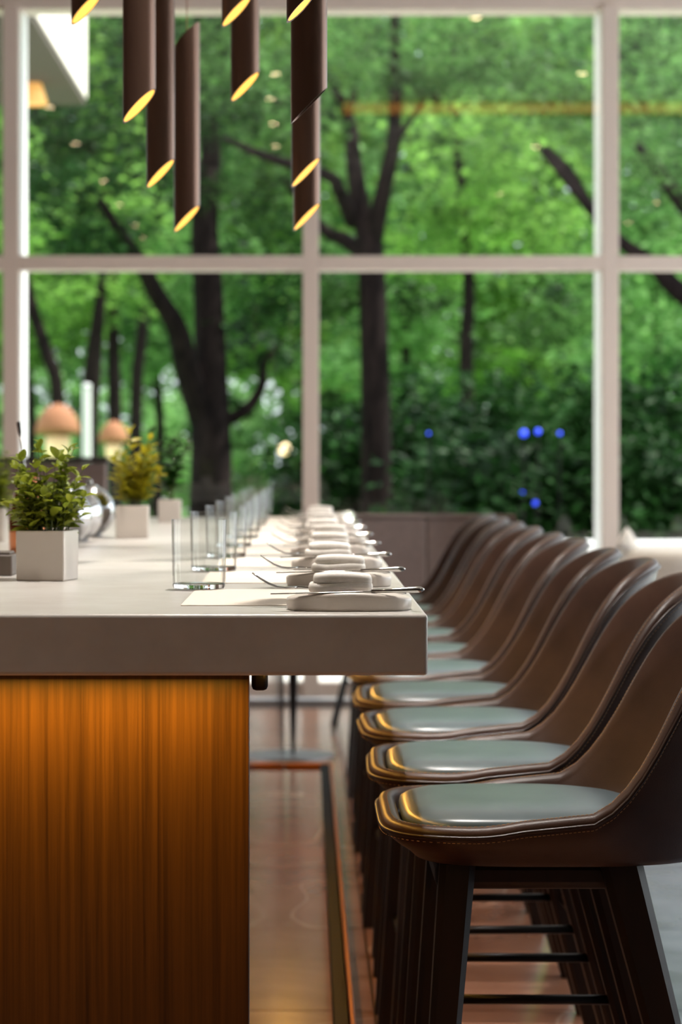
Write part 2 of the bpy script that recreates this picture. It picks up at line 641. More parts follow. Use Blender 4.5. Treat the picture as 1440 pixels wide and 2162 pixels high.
# LED profiles under the overhang
MB().box(BX0 - lx, BX1 - lx, TY0 + .022 - ly, TY0 + .030 - ly, TZ0 - .0012, TZ0).build('led_strip', 'led', table)
MB().box(BX1 - lx + .012, BX1 - lx + .022, BY0 - ly, BY1 - ly, TZ0 - .0012, TZ0).build('led_strip', 'led', table)


def area_light(name, loc, rot, sx, sy, energy, color, parent=None):
    d = bpy.data.lights.new(name, 'AREA')
    d.shape = 'RECTANGLE'
    d.size, d.size_y = sx, sy
    d.energy = energy
    d.color = color
    o = bpy.data.objects.new(name, d)
    col.objects.link(o)
    o.location = loc
    o.rotation_euler = rot
    if parent is not None:
        o.parent = parent
    return o


AMBER = (1.0, 0.66, 0.09)
area_light('front_led_light', ((BX0 + BX1) / 2 - lx, TY0 + .026 - ly, TZ0 - .003), (R(-8), 0, 0), .7, .008, 7.0, AMBER, table)
area_light('side_led_light', (BX1 + .022 - lx, (BY0 + BY1) / 2 - ly, TZ0 - .008), (0, R(-6), 0), .012, 4.9, 8.5, (1.0, .50, .09), table)
# bag hook under the top
hk = [(0.0, 0, .0), (0.005, 0, -.02), (.006, 0, -.038), (-.006, 0, -.044)]
hook = thing('bag_hook', 'small dark bag hook under the near table overhang', 'hook', (BX1 + .0125, 3.16, TZ0))
MB().box(-.011, .012, -.012, .012, -.006, 0).build('mount', 'black_metal', hook)
MB().box(-.011, .011, -.008, .008, -.034, -.004).build('plate', 'black_metal', hook, bevel=.006)
# foot rail
rail = thing('foot_rail', 'low dark foot rail edged in brass beside the table pedestal', 'rail', (0.07, 5.6, 0))
MB().box(-.018, .012, 2.0 - 5.6, 8.17 - 5.6, .125, .15).build('bar', 'rail_dark', rail, bevel=.003)
MB().box(.0125, .023, 2.0 - 5.6, 8.17 - 5.6, .128, .156).build('brass_edge', 'brass', rail, bevel=.003)
MB().box(-.143, .027, 8.175 - 5.6, 8.215 - 5.6, .125, .152).build('end_bar', 'brass', rail, bevel=.003)
for y in (2.3, 4.0, 5.7, 8.0):
    MB().box(-.012, .004, y - 5.6 - .01, y - 5.6 + .01, 0, .125).build('foot', 'black_metal', rail)

# ------------------------------------------------------------------ bar stools
def interp(x, tab):
    if x <= tab[0][0]:
        return tab[0][1]
    for (x0, y0), (x1, y1) in zip(tab, tab[1:]):
        if x <= x1:
            t = (x - x0) / (x1 - x0)
            return y0 + (y1 - y0) * t
    return tab[-1][1]


RIM = [(0, .676), (.10, .675), (.18, .674), (.24, .675), (.28, .680), (.31, .692), (.344, .720), (.38, .775), (.41, .843), (.44, .898),
       (.47, .937), (.50, .962), (.53, .980), (.56, .993), (.59, 1.0)]
NS = 96


def smooth_rim():
    pts = superellipse(.295, .295, .235, 5.0, 2.25, NS)
    z = [interp(p[0], RIM) for p in pts]
    for _ in range(6):
        z = [(z[i - 1] + 2 * z[i] + z[(i + 1) % NS]) / 4 for i in range(NS)]
    return [Vector((p[0], p[1], zz)) for p, zz in zip(pts, z)]


def make_stool():
    root = empty('bar_stool')
    rim = smooth_rim()
    c = Vector((.27, 0, 0))
    bot = [Vector(p) for p in superellipse(.268, .232, .212, 4.0, 2.6, NS, .62)]

    def inset(P, d):
        out = []
        for i, p in enumerate(P):
            a, b = P[i - 1], P[(i + 1) % len(P)]
            t = Vector((b.x - a.x, b.y - a.y, 0)).normalized()
            nrm = Vector((-t.y, t.x, 0))       # points inwards for a counter-clockwise outline
            out.append(Vector((p.x + nrm.x * d, p.y + nrm.y * d, p.z)))
        return out

    def lift(P, dz):
        return [Vector((p.x, p.y, p.z + dz)) for p in P]

    rings = []
    rings.append([Vector((.268 + (p.x - .268) * .2, p.y * .2, .614)) for p in bot])
    rings.append([Vector((.268 + (p.x - .268) * .86, p.y * .86, .614)) for p in bot])
    rings.append([Vector((.268 + (p.x - .268) * .96, p.y * .96, .617)) for p in bot])
    rings.append([Vector((p.x, p.y, .626)) for p in bot])
    for s in (.25, .45, .65, .85):
        q = []
        for p, r in zip(bot, rim):
            w = p.lerp(r, s)
            w.z = .626 + (r.z - .010 - .626) * s
            q.append(w)
        rings.append(inset(q, -.008 * math.sin(PI * s)))
    rings.append(lift(inset(rim, -.002), -.010))
    rings.append(lift(inset(rim, .002), -.002))
    rings.append(lift(inset(rim, .008), .001))
    rings.append(lift(inset(rim, .018), .0005))
    ri = inset(rim, .026)
    rings.append(lift(ri, -.006))
    pan = [Vector(p) for p in superellipse(.232, .202, .193, 4.6, 2.5, NS, .652)]
    for s in (.15, .3, .45, .6, .75, .88, 1.0):
        fz, g = 1 - (1 - s) ** 1.5, s ** 1.15
        q = []
        for r, p in zip(ri, pan):
            q.append(Vector((r.x + (p.x - r.x) * g, r.y + (p.y - r.y) * g, r.z - .006 + (p.z - r.z + .006) * fz)))
        rings.append(q)
    rings.append([Vector((.232 + (p.x - .232) * .3, p.y * .3, .652)) for p in pan])
    MB().rings(rings).build('shell', 'leather', root, smooth=True)
    # cushion
    cu = []
    for z, s in ((.6525, .93), (.658, .985), (.668, 1.0), (.676, .99), (.681, .945), (.6855, .875), (.6885, .78), (.6905, .64), (.692, .4), (.6922, .1)):
        cu.append([Vector((.214 + (p[0] - .214) * s, p[1] * s, z)) for p in superellipse(.214, .184, .186, 4.4, 2.3, NS)])
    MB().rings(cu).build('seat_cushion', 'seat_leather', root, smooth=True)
    # piping under the rolled edge, and the two rows of stitches beside it
    MB().tube(lift(inset(rim, -.003), -.013), .0032, 6, closed=True).build('piping', 'piping', root, smooth=True)
    st = MB()
    for row in (lift(inset(rim, .0125), .0012), lift(inset(rim, -.0035), -.020)):
        dense = []
        for i in range(NS):
            a, b = row[i], row[(i + 1) % NS]
            L = (b - a).length
            k = max(1, int(L / .006))
            dense += [a.lerp(b, (j + .5) / k) for j in range(k)]
        for i, p in enumerate(dense):
            d = (dense[(i + 1) % len(dense)] - dense[i - 1])
            d = d.normalized() * .002
            st.tube([p - d, p + d], .0005, 4)
    tag(st.build('stitching', 'stitch', root), kind='stuff')
    # frame under the seat, four splayed legs, four stretchers
    MB().box(.075, .375, -.155, .155, .575, .616).build('seat_frame', 'dark_wood', root, bevel=.012)
    legs = {}
    for fx in (0, 1):
        for sy in (-1, 1):
            if fx == 0:
                top, btm, wt, wb = (.107, sy * .148), (.058, sy * .185), .052, .034
            else:
                top, btm, wt, wb = (.342, sy * .148), (.497, sy * .185), .062, .040
            rr = []
            for k in range(5):
                s = k / 4
                cx, cy = top[0] + (btm[0] - top[0]) * s, top[1] + (btm[1] - top[1]) * s
                w = (wt + (wb - wt) * s) / 2
                z = .615 * (1 - s)
                e = w * .35
                rr.append([(cx - w, cy - w + e, z), (cx - w, cy + w - e, z), (cx - w + e, cy + w, z), (cx + w - e, cy + w, z),
                           (cx + w, cy + w - e, z), (cx + w, cy - w + e, z), (cx + w - e, cy - w, z), (cx - w + e, cy - w, z)][::-1])
            MB().rings(rr[::-1]).build('leg', 'dark_wood', root)
    def legpos(fx, sy, z):
        s = 1 - z / .615
        if fx == 0:
            return Vector((.107 - .049 * s, sy * (.148 + .037 * s), z))
        return Vector((.342 + .155 * s, sy * (.148 + .037 * s), z))
    for a, b, z in (((0, -1), (1, -1), .29), ((0, 1), (1, 1), .29), ((0, -1), (0, 1), .25), ((1, -1), (1, 1), .29)):
        p, q = legpos(*a, z), legpos(*b, z)
        MB().tube([p, q], .0085, 8).build('stretcher', 'black_metal', root, smooth=True)
    return root


stool = make_stool()
SX, SY, SS = .112, 3.57, .58
stool_lab = ['brown leather bar stool nearest the camera, back cut by the frame',
             'second brown leather bar stool, behind the nearest one, top of back cropped',
             'third brown leather bar stool counting from the near end of the table']
for k in range(10):
    o = stool if k == 0 else copy_tree(stool)
    o.location = (SX, SY + SS * k, 0)
    o.rotation_euler = (0, 0, R([0, -1, 1.5, -1, 2, -1.5, 1, -2, 1, 0][k]))
    lab = stool_lab[k] if k < 3 else ('%s brown leather bar stool counting from the near end of the table' % ORD[k] if k < 9 else
                                      'farthest brown leather bar stool, last of the row by the booth wall')
    tag(o, lab, 'stool', 'brown leather bar stools along the table')

# ------------------------------------------------------------------ place settings
DS = .585


def cut_line(pts, r):
    return MB().tube(pts, r, 8)


def make_rest():
    rings = []
    N = 40
    for z, s in ((0, .965), (.0015, .985), (.004, .995), (.018, 1.0), (.0215, .992), (.0235, .965), (.0248, .85), (.0255, .4), (.0257, .05)):
        q = []
        for p in superellipse(0, .082, .052, 2.5, 2.5, N):
            fall = 1 - .30 * (p[0] / .082) ** 2 if z > .004 else 1
            q.append((p[0] * s, p[1] * s, z * fall))
        rings.append(q)
    return MB().rings(rings).build('napkin_rest', 'ceramic', None, smooth=True)


def make_napkin():
    root = empty('folded_napkin')
    for k in range(2):
        rr = []
        for z, s in ((0, .97), (.002, 1.0), (.006, 1.0), (.009, .98), (.0112, .93), (.012, .8), (.0122, .1)):
            rr.append([(p[0] * s + .0025 * k, p[1] * s, z + .0108 * k + .0012 * math.sin(p[0] * 60 + k * 2)) for p in
                       superellipse(0, .042 - .0035 * k, .036 - .002 * k, 5, 5, 40)])
        MB().rings(rr).build('fold', 'linen', root, smooth=True)
    return root


def make_knife():
    root = empty('table_knife')
    MB().tube([(.03, 0, .0045), (.06, 0, .0048), (.088, 0, .0052), (.094, 0, .0052), (.0985, 0, .0050)], [.0026, .0032, .0042, .004, .0015], 10, sx=1.0).build('handle', 'steel', root, smooth=True)
    rr = []
    for x, h in ((-.1, .0006), (-.094, .0045), (-.07, .0075), (-.03, .0078), (.0, .0065), (.02, .004), (.032, .0028)):
        rr.append([(x, -h, .0045), (x, 0, .0054), (x, h, .0045), (x, 0, .0036)])
    MB().rings(rr).build('blade', 'steel', root, smooth=True)
    return root


def make_fork():
    root = empty('table_fork')
    MB().tube([(-.05, 0, .0045), (0, 0, .005), (.05, 0, .005), (.088, 0, .0054), (.098, 0, .005)], [.0022, .0024, .003, .0046, .002], 10, sx=1.5).build('handle', 'steel', root, smooth=True)
    prof = [(-.048, .0045), (-.062, .0030), (-.074, .0035), (-.086, .0075), (-.098, .0140), (-.108, .0205)]
    for k in range(4):
        y = (k - 1.5) * .0052
        MB().tube([(x, y * min(1, .25 + .9 * i / 2), z) for i, (x, z) in enumerate(prof)], [.0019, .0018, .0016, .0014, .0011, .0007], 6).build('tine', 'steel', root, smooth=True)
    return root


def make_tumbler():
    root = empty('glass_tumbler')
    H, r0, r1, t = .105, .0395, .0415, .0016
    MB().lathe([(r0 + .0002, .0085), (r0 + .0008, .02), (r1, H - .001), (r1 - t * .3, H), (r1 - t * .7, H), (r1 - t, H - .001),
                (r0 + .0008 - t, .02), (r0 + .0002 - t, .0085)], 48).build('wall', 'thin_glass', root, smooth='auto')
    MB().lathe([(.0005, 0), (r0 - .006, 0), (r0 - .0015, .0012), (r0 - .0002, .004), (r0, .0084), (r0 - t, .0084), (r0 - .006, .0075), (.0005, .007)], 48).build('base', 'glass', root, smooth='auto')
    return root


mat_o = MB().box(-.148, .148, -.2, .2, 0, .0012).build('placemat', 'paper')
rest_o, nap_o, knife_o, fork_o, tum_o = make_rest(), make_napkin(), make_knife(), make_fork(), make_tumbler()
rng = random.Random(3)
NSET = 9
for k in range(NSET):
    first = k == 0
    place = 'nearest the camera' if k == 0 else ('at the far table end' if k == NSET - 1 else 'at %s setting from near end' % ORD[k])
    dy = DS * k
    j = lambda s: rng.uniform(-s, s)
    m_ = mat_o if first else copy_tree(mat_o)
    m_.location = (-.018, 3.37 + dy, TZ1)
    m_.rotation_euler = (0, 0, R(j(.6)))
    tag(m_, 'cream paper placemat ' + place, 'placemat', 'cream paper placemats')
    r_ = rest_o if first else copy_tree(rest_o)
    r_.location = (.057 + (0 if first else j(.006)), 3.098 + dy, TZ1)
    r_.rotation_euler = (0, 0, R(0 if first else j(3)))
    tag(r_, 'white rounded cutlery rest holding knife and fork ' + place, 'rest', 'white cutlery rests')
    n_ = nap_o if first else copy_tree(nap_o)
    n_.location = (.046 + (0 if first else j(.008)), 3.105 + dy, TZ1 + .0245)
    n_.rotation_euler = (0, 0, R(j(3)))
    tag(n_, 'white folded napkin stacked on the rest ' + place, 'napkin', 'white folded napkins')
    k_ = knife_o if first else copy_tree(knife_o)
    k_.location = (.055, 3.058 + dy, TZ1 + .0205)
    k_.rotation_euler = (0, R(-1.5), R(j(1.5)))
    tag(k_, 'steel table knife lying across the rest ' + place, 'knife', 'steel knives')
    f_ = fork_o if first else copy_tree(fork_o)
    f_.location = (.036, 3.146 + dy, TZ1 + .0195)
    f_.rotation_euler = (0, R(3.0), R(j(1.5)))
    tag(f_, 'steel table fork with raised tines across the rest ' + place, 'fork', 'steel forks')
    t_ = tum_o if first else copy_tree(tum_o)
    t_.location = (-.161 + (0 if first else j(.004)), 3.577 + dy, TZ1 + .0013)
    tag(t_, 'clear glass tumbler ' + place, 'glass', 'clear glass tumblers')

# ------------------------------------------------------------------ herb pots and tableware along the middle
def leaf_mesh(name, L, W, fold, curl, m):
    n = 4
    vs, fs = [], []
    for i in range(n + 1):
        s = i / n
        w = W * (math.sin(PI * min(1, s * .92 + .05)) ** .8) * (1 - .25 * s)
        x = L * s
        z = -curl * L * s * s
        vs += [(x, -w / 2, z + fold * w), (x, 0, z), (x, w / 2, z + fold * w)]
    for i in range(n):
        a = 3 * i
        fs += [(a, a + 3, a + 4, a + 1), (a + 1, a + 4, a + 5, a + 2)]
    me = bpy.data.meshes.new(name)
    me.from_pydata(vs, [], fs)
    me.materials.append(M[m])
    for p in me.polygons:
        p.use_smooth = True
    return me


def herb(loc, rz, S, label, cat, stems, leafmeshes, seed, leaf_max=299, pot_mat='ceramic', group='potted herbs down the middle of the table'):
    root = thing('potted_herb', label, cat, loc, rz, group)
    h = S / 2
    w = .006
    pot = MB()
    H = S * 1.0
    t = .8 * h
    outer = [(-h, -h), (h, -h), (h, h), (-h, h)]
    inn = [(-h + w, -h + w), (h - w, -h + w), (h - w, h - w), (-h + w, h - w)]
    pot.rings([[(x * .985, y * .985, 0) for x, y in outer], [(x, y, H) for x, y in outer], [(x, y, H) for x, y in inn], [(x * .97, y * .97, H * .8) for x, y in inn]])
    pot.build('pot', pot_mat, root, bevel=.002)
    sr = random.Random(seed)
    soil = MB()
    soil.rings([[(x * .98, y * .98, H * .80) for x, y in inn], [(x * .98, y * .98, H * .86) for x, y in inn], [(x * .4, y * .4, H * .9) for x, y in inn]])
    soil.build('soil', 'soil', root)
    sm = MB()
    xl = MB()
    cnt = 0
    for (ax, ay, tx, ty, tz, pairs, size) in stems(sr):
        p0 = Vector((ax, ay, H * .84))
        p2 = Vector((tx, ty, tz))
        p1 = Vector((ax + (tx - ax) * .25, ay + (ty - ay) * .25, H * .84 + (tz - H * .84) * .65))
        pts = []
        for i in range(9):
            s = i / 8
            pts.append(p0 * (1 - s) ** 2 + p1 * 2 * s * (1 - s) + p2 * s * s)
        sm.tube(pts, [.0011 * (1 - .6 * i / 8) * (S / .081) for i in range(9)], 5)
        ph = sr.uniform(0, PI)
        for k in range(pairs):
            s = .22 + .76 * k / max(1, pairs - 1)
            i = min(7, int(s * 8))
            p = pts[i].lerp(pts[i + 1], s * 8 - i)
            tdir = (pts[i + 1] - pts[i]).normalized()
            for q in (0, 1):
                az = ph + k * PI / 2 + q * PI + sr.uniform(-.4, .4)
                d = Vector((math.cos(az), math.sin(az), 0)) * 1.0 + tdir * sr.uniform(.2, .9) + Vector((0, 0, sr.uniform(-.25, .25)))
                if k == pairs - 1:
                    d += tdir * .8
                d.normalize()
                lm_ = sr.choice(leafmeshes)
                rot = d.to_track_quat('X', 'Z').to_euler()
                rot.rotate_axis('X', sr.uniform(-.5, .5))
                sc = size * sr.uniform(.7, 1.2) * (1 - .25 * s)
                cnt += 1
                if cnt > leaf_max:
                    mx_ = Matrix.LocRotScale(p, rot, (sc, sc, sc))
                    xl.add([mx_ @ v.co for v in lm_.vertices], [tuple(f.vertices) for f in lm_.polygons])
                    continue
                lf = bpy.data.objects.new('leaf', lm_)
                col.objects.link(lf)
                lf.parent = root
                lf.location = p
                lf.rotation_euler = rot
                lf.scale = (sc, sc, sc)
    sm.build('stems', 'stem', root, smooth=True)
    if xl.v:
        tag(xl.build('foliage', leafmeshes[0].materials[0], root, smooth=True), kind='stuff')
    return root


def stems_mint(sr):
    out = [(0, 0, -.012, 0, .222, 8, .9), (.01, 0, .045, 0, .214, 7, .9), (-.01, 0, -.05, .01, .195, 6, .9)]
    for k in range(52):
        a = sr.uniform(0, 2 * PI)
        rr = sr.uniform(.2, 1) ** .6
        ax, ay = .030 * rr * math.cos(a), .030 * rr * math.sin(a)
        if sr.random() < .45:
            out.append((ax * 1.1, ay * 1.1, .074 * math.cos(a) * sr.uniform(.75, 1), .066 * math.sin(a), .09 + sr.uniform(.0, .06), 5, .95))
        else:
            out.append((ax, ay, .062 * rr * math.cos(a), .055 * rr * math.sin(a), .168 + sr.uniform(-.04, .035) + .025 * (1 - rr), 6, .95))
    return out


def stems_lime(sr):
    out = []
    for k in range(18):
        a = sr.uniform(0, 2 * PI)
        rr = sr.uniform(.2, 1)
        out.append((.02 * rr * math.cos(a), .02 * rr * math.sin(a), .075 * rr * math.cos(a), .06 * rr * math.sin(a), .225 - .06 * rr + sr.uniform(-.03, .03), 7, 1.0))
    out.append((0, 0, -.008, 0, .265, 7, 1.0))
    out.append((0, 0, .045, 0, .25, 7, 1.0))
    return out


def stems_basil(sr):
    out = []
    for k in range(14):
        a = sr.uniform(0, 2 * PI)
        rr = sr.uniform(.1, 1)
        out.append((.012 * rr * math.cos(a), .012 * rr * math.sin(a), .07 * rr * math.cos(a) + .015, .055 * rr * math.sin(a), .265 - .06 * rr * rr + sr.uniform(-.02, .02), 6, 1.0))
    out.append((0, 0, -.065, 0, .285, 6, 1.0))
    return out


mint = [leaf_mesh('leaf', .026, .020, .22, .25, 'leaf_herb'), leaf_mesh('leaf', .030, .021, .3, .1, 'leaf_herb'), leaf_mesh('leaf', .021, .017, .15, .35, 'leaf_herb')]
lime = [leaf_mesh('leaf', .046, .019, .25, .1, 'leaf_yellow'), leaf_mesh('leaf', .038, .019, .2, .3, 'leaf_yellow')]
basil = [leaf_mesh('leaf', .034, .026, .25, .4, 'leaf_basil'), leaf_mesh('leaf', .04, .026, .2, .25, 'leaf_basil')]
herb((-.4215, 3.868, TZ1), R(-12), .0815, 'bushy green mint in a white cube pot, nearest of the herbs', 'plant', stems_mint, mint, 11)
herb((-.4385, 6.01, TZ1), R(1), .082, 'yellow-green leafy herb in a white cube pot beside steel vessels', 'plant', stems_lime, lime, 5)
herb((-.434, 7.58, TZ1), R(0), .072, 'dark green basil in a small white cube pot, farthest of the herbs', 'plant', stems_basil, basil, 8)
herb((-.770, 5.75, TZ1), R(0), .082, 'herb in a white pot cut off by the left picture edge', 'plant', stems_mint, mint, 21, 200)

for k, y in enumerate((5.42, 5.70, 6.07)):
    v = thing('steel_vessel', '%s round mirror-polished steel pot between the herb pots' % ['nearest', 'middle', 'farthest'][k], 'pot', (-.554, y + 0.0, TZ1), 0, 'round steel pots on the table')
    r = .0665
    prof = [(.0005, 0), (.030, 0), (.034, .002)]
    for i in range(3, 18):
        a = PI * i / 20
        prof.append((r * math.sin(a), r - r * math.cos(a) + .001))
    prof.append((.022, .129))
    MB().lathe(prof, 32).build('body', 'mirror_steel', v, smooth=True)
    MB().lathe([(.023, .128), (.024, .131), (.016, .1345), (.0005, .136)], 24).build('lid', 'mirror_steel', v, smooth=True)
    MB().sphere((0, 0, .142), .008, 12, 8).build('knob', 'mirror_steel', v, smooth=True)

bx = thing('stone_block', 'small dark stone block at the left table edge beside the mint', 'block', (-.535, 4.03, TZ1))
MB().box(-.04, .04, -.035, .035, 0, .036).build('body', 'stone_dark', bx, bevel=.003)
MB().box(-.036, .036, -.031, .031, .036, .041).build('lid', 'stone_dark', bx, bevel=.002)

sh = thing('copper_jug', 'tall copper jug hidden behind the mint plant', 'jug', (-.588, 5.02, TZ1))
MB().lathe([(.0005, 0), (.036, 0), (.04, .004), (.042, .07), (.03, .125), (.021, .145), (.022, .165), (.020, .165), (.019, .145), (.0005, .14)], 28).build('body', 'copper', sh, smooth=True)
MB().tube([(.038, 0, .05), (.07, 0, .07), (.072, 0, .11), (.025, 0, .135)], .004, 8).build('handle', 'copper', sh, smooth=True)
sp = thing('bar_spoon', 'long dark-ended bar spoon standing in the copper jug', 'spoon', (-.594, 5.02, TZ1 + .142))
MB().tube([(.004, 0, 0), (-.010, 0, .105)], .0016, 8).build('stem', 'steel', sp, smooth=True)
MB().tube([(-.010, 0, .105), (-.0115, 0, .115), (-.014, 0, .134), (-.0142, 0, .137)], [.002, .0038, .0045, .002], 10).build('grip', 'dark_wood', sp, smooth=True)

# ------------------------------------------------------------------ pendant tube lamps
def pendant(xl, xr, ylow, d, label, tilt=-0.18, L=.41, glow=True):
    r = (xr - xl) * d / FPX / 2
    p = at((xl + xr) / 2, ylow, d)
    x, z = p.x, p.z
    root = thing('pendant_lamp', label, 'lamp', (x, d, z), 0, 'bronze tube pendants over the table')
    N = 40
    slope = 1.0

    def cut(rr, z0):
        # lower end: low on the left, high on the right, turned a little to the room
        return [(rr * math.cos(2 * PI * j / N), rr * math.sin(2 * PI * j / N),
                 z0 + r * slope + rr * math.cos(2 * PI * j / N) * slope + rr * math.sin(2 * PI * j / N) * tilt) for j in range(N)]
    ri = r - .0022
    MB().rings([cut(ri, .03), cut(ri, 0), cut(r, 0), cut(r, L), cut(ri, L), cut(ri, L - .015)], False, True).build('tube', 'bronze', root, smooth='auto')
    if glow:
        dif = cut(ri - .0004, .0008)
        MB().add(dif + [(q[0], q[1], q[2] + .002) for q in dif], [tuple(range(N)), tuple(range(2 * N - 1, N - 1, -1))]).build('diffuser', 'glow', root)
    MB().tube([(0, 0, L + r * slope - .012), (0, 0, ZC - z - .02)], .0012, 6).build('cord', 'cord', root)
    MB().lathe([(.0005, 0), (.03, 0), (.03, -.02), (.0005, -.022)], 16, (0, 0, ZC - z)).build('ceiling_cap', 'bronze', root)
    return root


pend = [
    (150, 214, 51, 4.6, 'bronze tube pendant, leftmost, only its slanted glowing tip showing'),
    (259, 329, 259, 4.25, 'bronze tube pendant with slanted amber end, left in the left cluster'),
    (309, 369, 397, 4.75, 'bronze tube pendant in the middle of the left cluster'),
    (367, 422, 490, 5.3, 'lowest bronze tube pendant of left cluster, slanted top and cord visible'),
    (468, 531, 56, 4.55, 'bronze tube pendant, mostly above the frame, between the two clusters'),
    (487, 548, 214, 4.9, 'bronze tube pendant hanging alone between the two clusters'),
    (605, 663, 47, 3.42, 'bronze tube pendant in the right cluster, only its tip showing'),
    (615, 676, 395, 4.75, 'bronze tube pendant of right cluster, second lowest'),
    (619, 676, 487, 5.2, 'lowest bronze tube pendant of the right cluster'),
]
for q in pend:
    pendant(*q)
pendant(614, 691, 262, 3.65, 'thick bronze tube pendant in front of the right cluster, dark slanted end', tilt=0.06, glow=False)

# ceiling downlights with their own spots
def downlight(x, y, label, power=0, size=70, color=(1.0, .84, .68)):
    o = thing('ceiling_downlight', label, 'light', (x, y, ZC), 0, 'recessed ceiling downlights')
    MB().lathe([(.032, 0), (.045, -.003), (.05, 0)], 24).build('ring', 'white_paint', o)
    MB().lathe([(.0005, -.002), (.030, -.002), (.031, 0)], 24).build('lens', 'downlight', o)
    if power:
        d = bpy.data.lights.new('spot', 'SPOT')
        d.energy = power
        d.spot_size = R(size)
        d.spot_blend = .9
        d.color = color
        d.shadow_soft_size = .03
        s = bpy.data.objects.new('spot', d)
        col.objects.link(s)
        s.parent = o
        s.location = (0, 0, -.01)


for y in (6.7, 4.7, 2.1, .1, -2.0, -3.4):
    downlight(-1.88, y, '%s ceiling downlight from the glass front, row left of the table' % ORD[(6.7, 4.7, 2.1, .1, -2.0, -3.4).index(y)], 60 if y > 4 else 100, 110)
for x, y in ((1.86, 8.2), (-.2, 8.2), (3.53, .3), (3.52, -1.7), (1.9, 4.5), (1.9, 1.0)):
    downlight(x, y, 'ceiling downlight ' + {(1.86, 8.2): 'near the glass front, right of the table', (-.2, 8.2): 'near the glass front, over the far table end', (3.53, .3): 'by the right wall behind the camera, closer one', (3.52, -1.7): 'by the right wall behind the camera, farther one', (1.9, 4.5): 'over the row of bar stools', (1.9, 1.0): 'beside the camera, to its right'}[(x, y)], 60 if y > 4 else 15, 110)
for k, x in enumerate((-3.2, -1.0, 1.0, 3.2)):  # added row of lamps to brighten the window mullions
    downlight(x, 10.2, 'ceiling downlight washing the glass front, %s from the left' % ORD[k], 85, 120)
for y in (4.55, 5.85, 7.1):
    downlight(-.25, y, 'narrow ceiling downlight over the %s of the table' % {4.55: 'near third', 5.85: 'middle', 7.1: 'far third'}[y], 90, 9, (1.0, .92, .83))
for y in (3.7, 5.2, 6.7):  # added lamps, more top light on the tabletop and settings
    downlight(.05, y, 'wide ceiling downlight over the %s of the place settings' % {3.7: 'near third', 5.2: 'middle', 6.7: 'far third'}[y], 380, 60, (1.0, .94, .87))

lf = thing('linear_ceiling_light', 'long slim amber ceiling light past the table, only its reflection shows', 'light', (1.6, 7.0, ZC))
MB().box(-1.35, 1.35, -.05, .03, -.11, 0).build('housing', 'bronze', lf)
MB().box(-1.33, 1.33, .031, .036, -.10, -.02).build('diffuser', 'cove', lf)

# ------------------------------------------------------------------ booth wall, left partition, far furniture
bw = thing('booth_wall', 'low taupe upholstered booth wall beyond the bar stools', 'partition', (.52, 10.0, 0))
MB().box(-.33, -.01, 0, .06, 0, .955).build('back_panel', 'taupe', bw, bevel=.01)
sp_ = MB()
N = 10
outer = []
for i in range(N + 1):
    s = i / N
    outer.append((-.008 + .36 * s, -.18 * s * s))
rr = []
for (x, y) in outer:
    rr.append([(x, y, 0), (x, y, .955), (x, y + .06, .955), (x, y + .06, 0)])
sp_.rings(rr).build('back_panel', 'taupe', bw, bevel=.008)
cp = MB().box(-.335, -.012, -.006, .066, .956, .972).build('cap', 'taupe', bw, bevel=.004)
MB().rings([[(x, y - .006, .956), (x, y - .006, .972), (x, y + .066, .972), (x, y + .066, .956)] for x, y in outer]).build('cap', 'taupe', bw)

lp = thing('left_partition', 'low grey partition with a dark cap behind the herb pots', 'partition', (-1.35, 9.6, 0))
MB().box(-.9, .54, 0, .08, 0, 1.19).build('panel', 'taupe', lp, bevel=.005)
MB().box(-.9, .55, -.01, .09, 1.191, 1.212).build('cap', 'dark_cap', lp, bevel=.003)

bt = thing('pedestal_table', 'round-based pedestal table glimpsed under the long table', 'table', (-.05, 9.6, 0))
MB().lathe([(.0005, 0), (.17, 0), (.17, .008), (.05, .016), (.0005, .018)], 36).build('base', 'grey_metal', bt, smooth='auto')
MB().lathe([(.008, .016), (.012, .1), (.035, .68), (.05, .70)], 16, cap0=True, cap1=True).build('column', 'black_metal', bt, smooth=True)
MB().lathe([(.0005, .70), (.27, .70), (.28, .71), (.28, .728), (.0005, .73)], 40).build('tabletop', 'table_stone', bt, smooth='auto')
ch = thing('cafe_chair', 'dark cafe chair with thin splayed legs past the table end', 'chair', (.33, 10.55, 0))
MB().rings([[(p[0], p[1], z) for p in superellipse(0, .2 * s, .2 * s, 3, 3, 24)] for z, s in ((.43, .9), (.44, 1), (.46, 1), (.468, .9))]).build('seat', 'dark_cap', ch, smooth=True)
MB().rings([[(.17 + .05 * h, -.18 + .36 * i / 6 * 1.0, .47 + .32 * h) if k == 0 else (.19 + .05 * h, -.18 + .36 * i / 6, .47 + .32 * h) for k in (0, 1) for i in (range(7) if k == 0 else range(6, -1, -1))] for h in (0, .5, 1)]).build('backrest', 'dark_cap', ch)
for sx in (-1, 1):
    for sy in (-1, 1):
        MB().tube([(sx * .1, sy * .1, .435), (sx * .21, sy * .2, 0.0)], [.012, .008], 8).build('leg', 'black_metal', ch)
MB().tube([(-.15, -.145, .22), (.15, .145, .22)], .007, 8).build('brace', 'black_metal', ch)

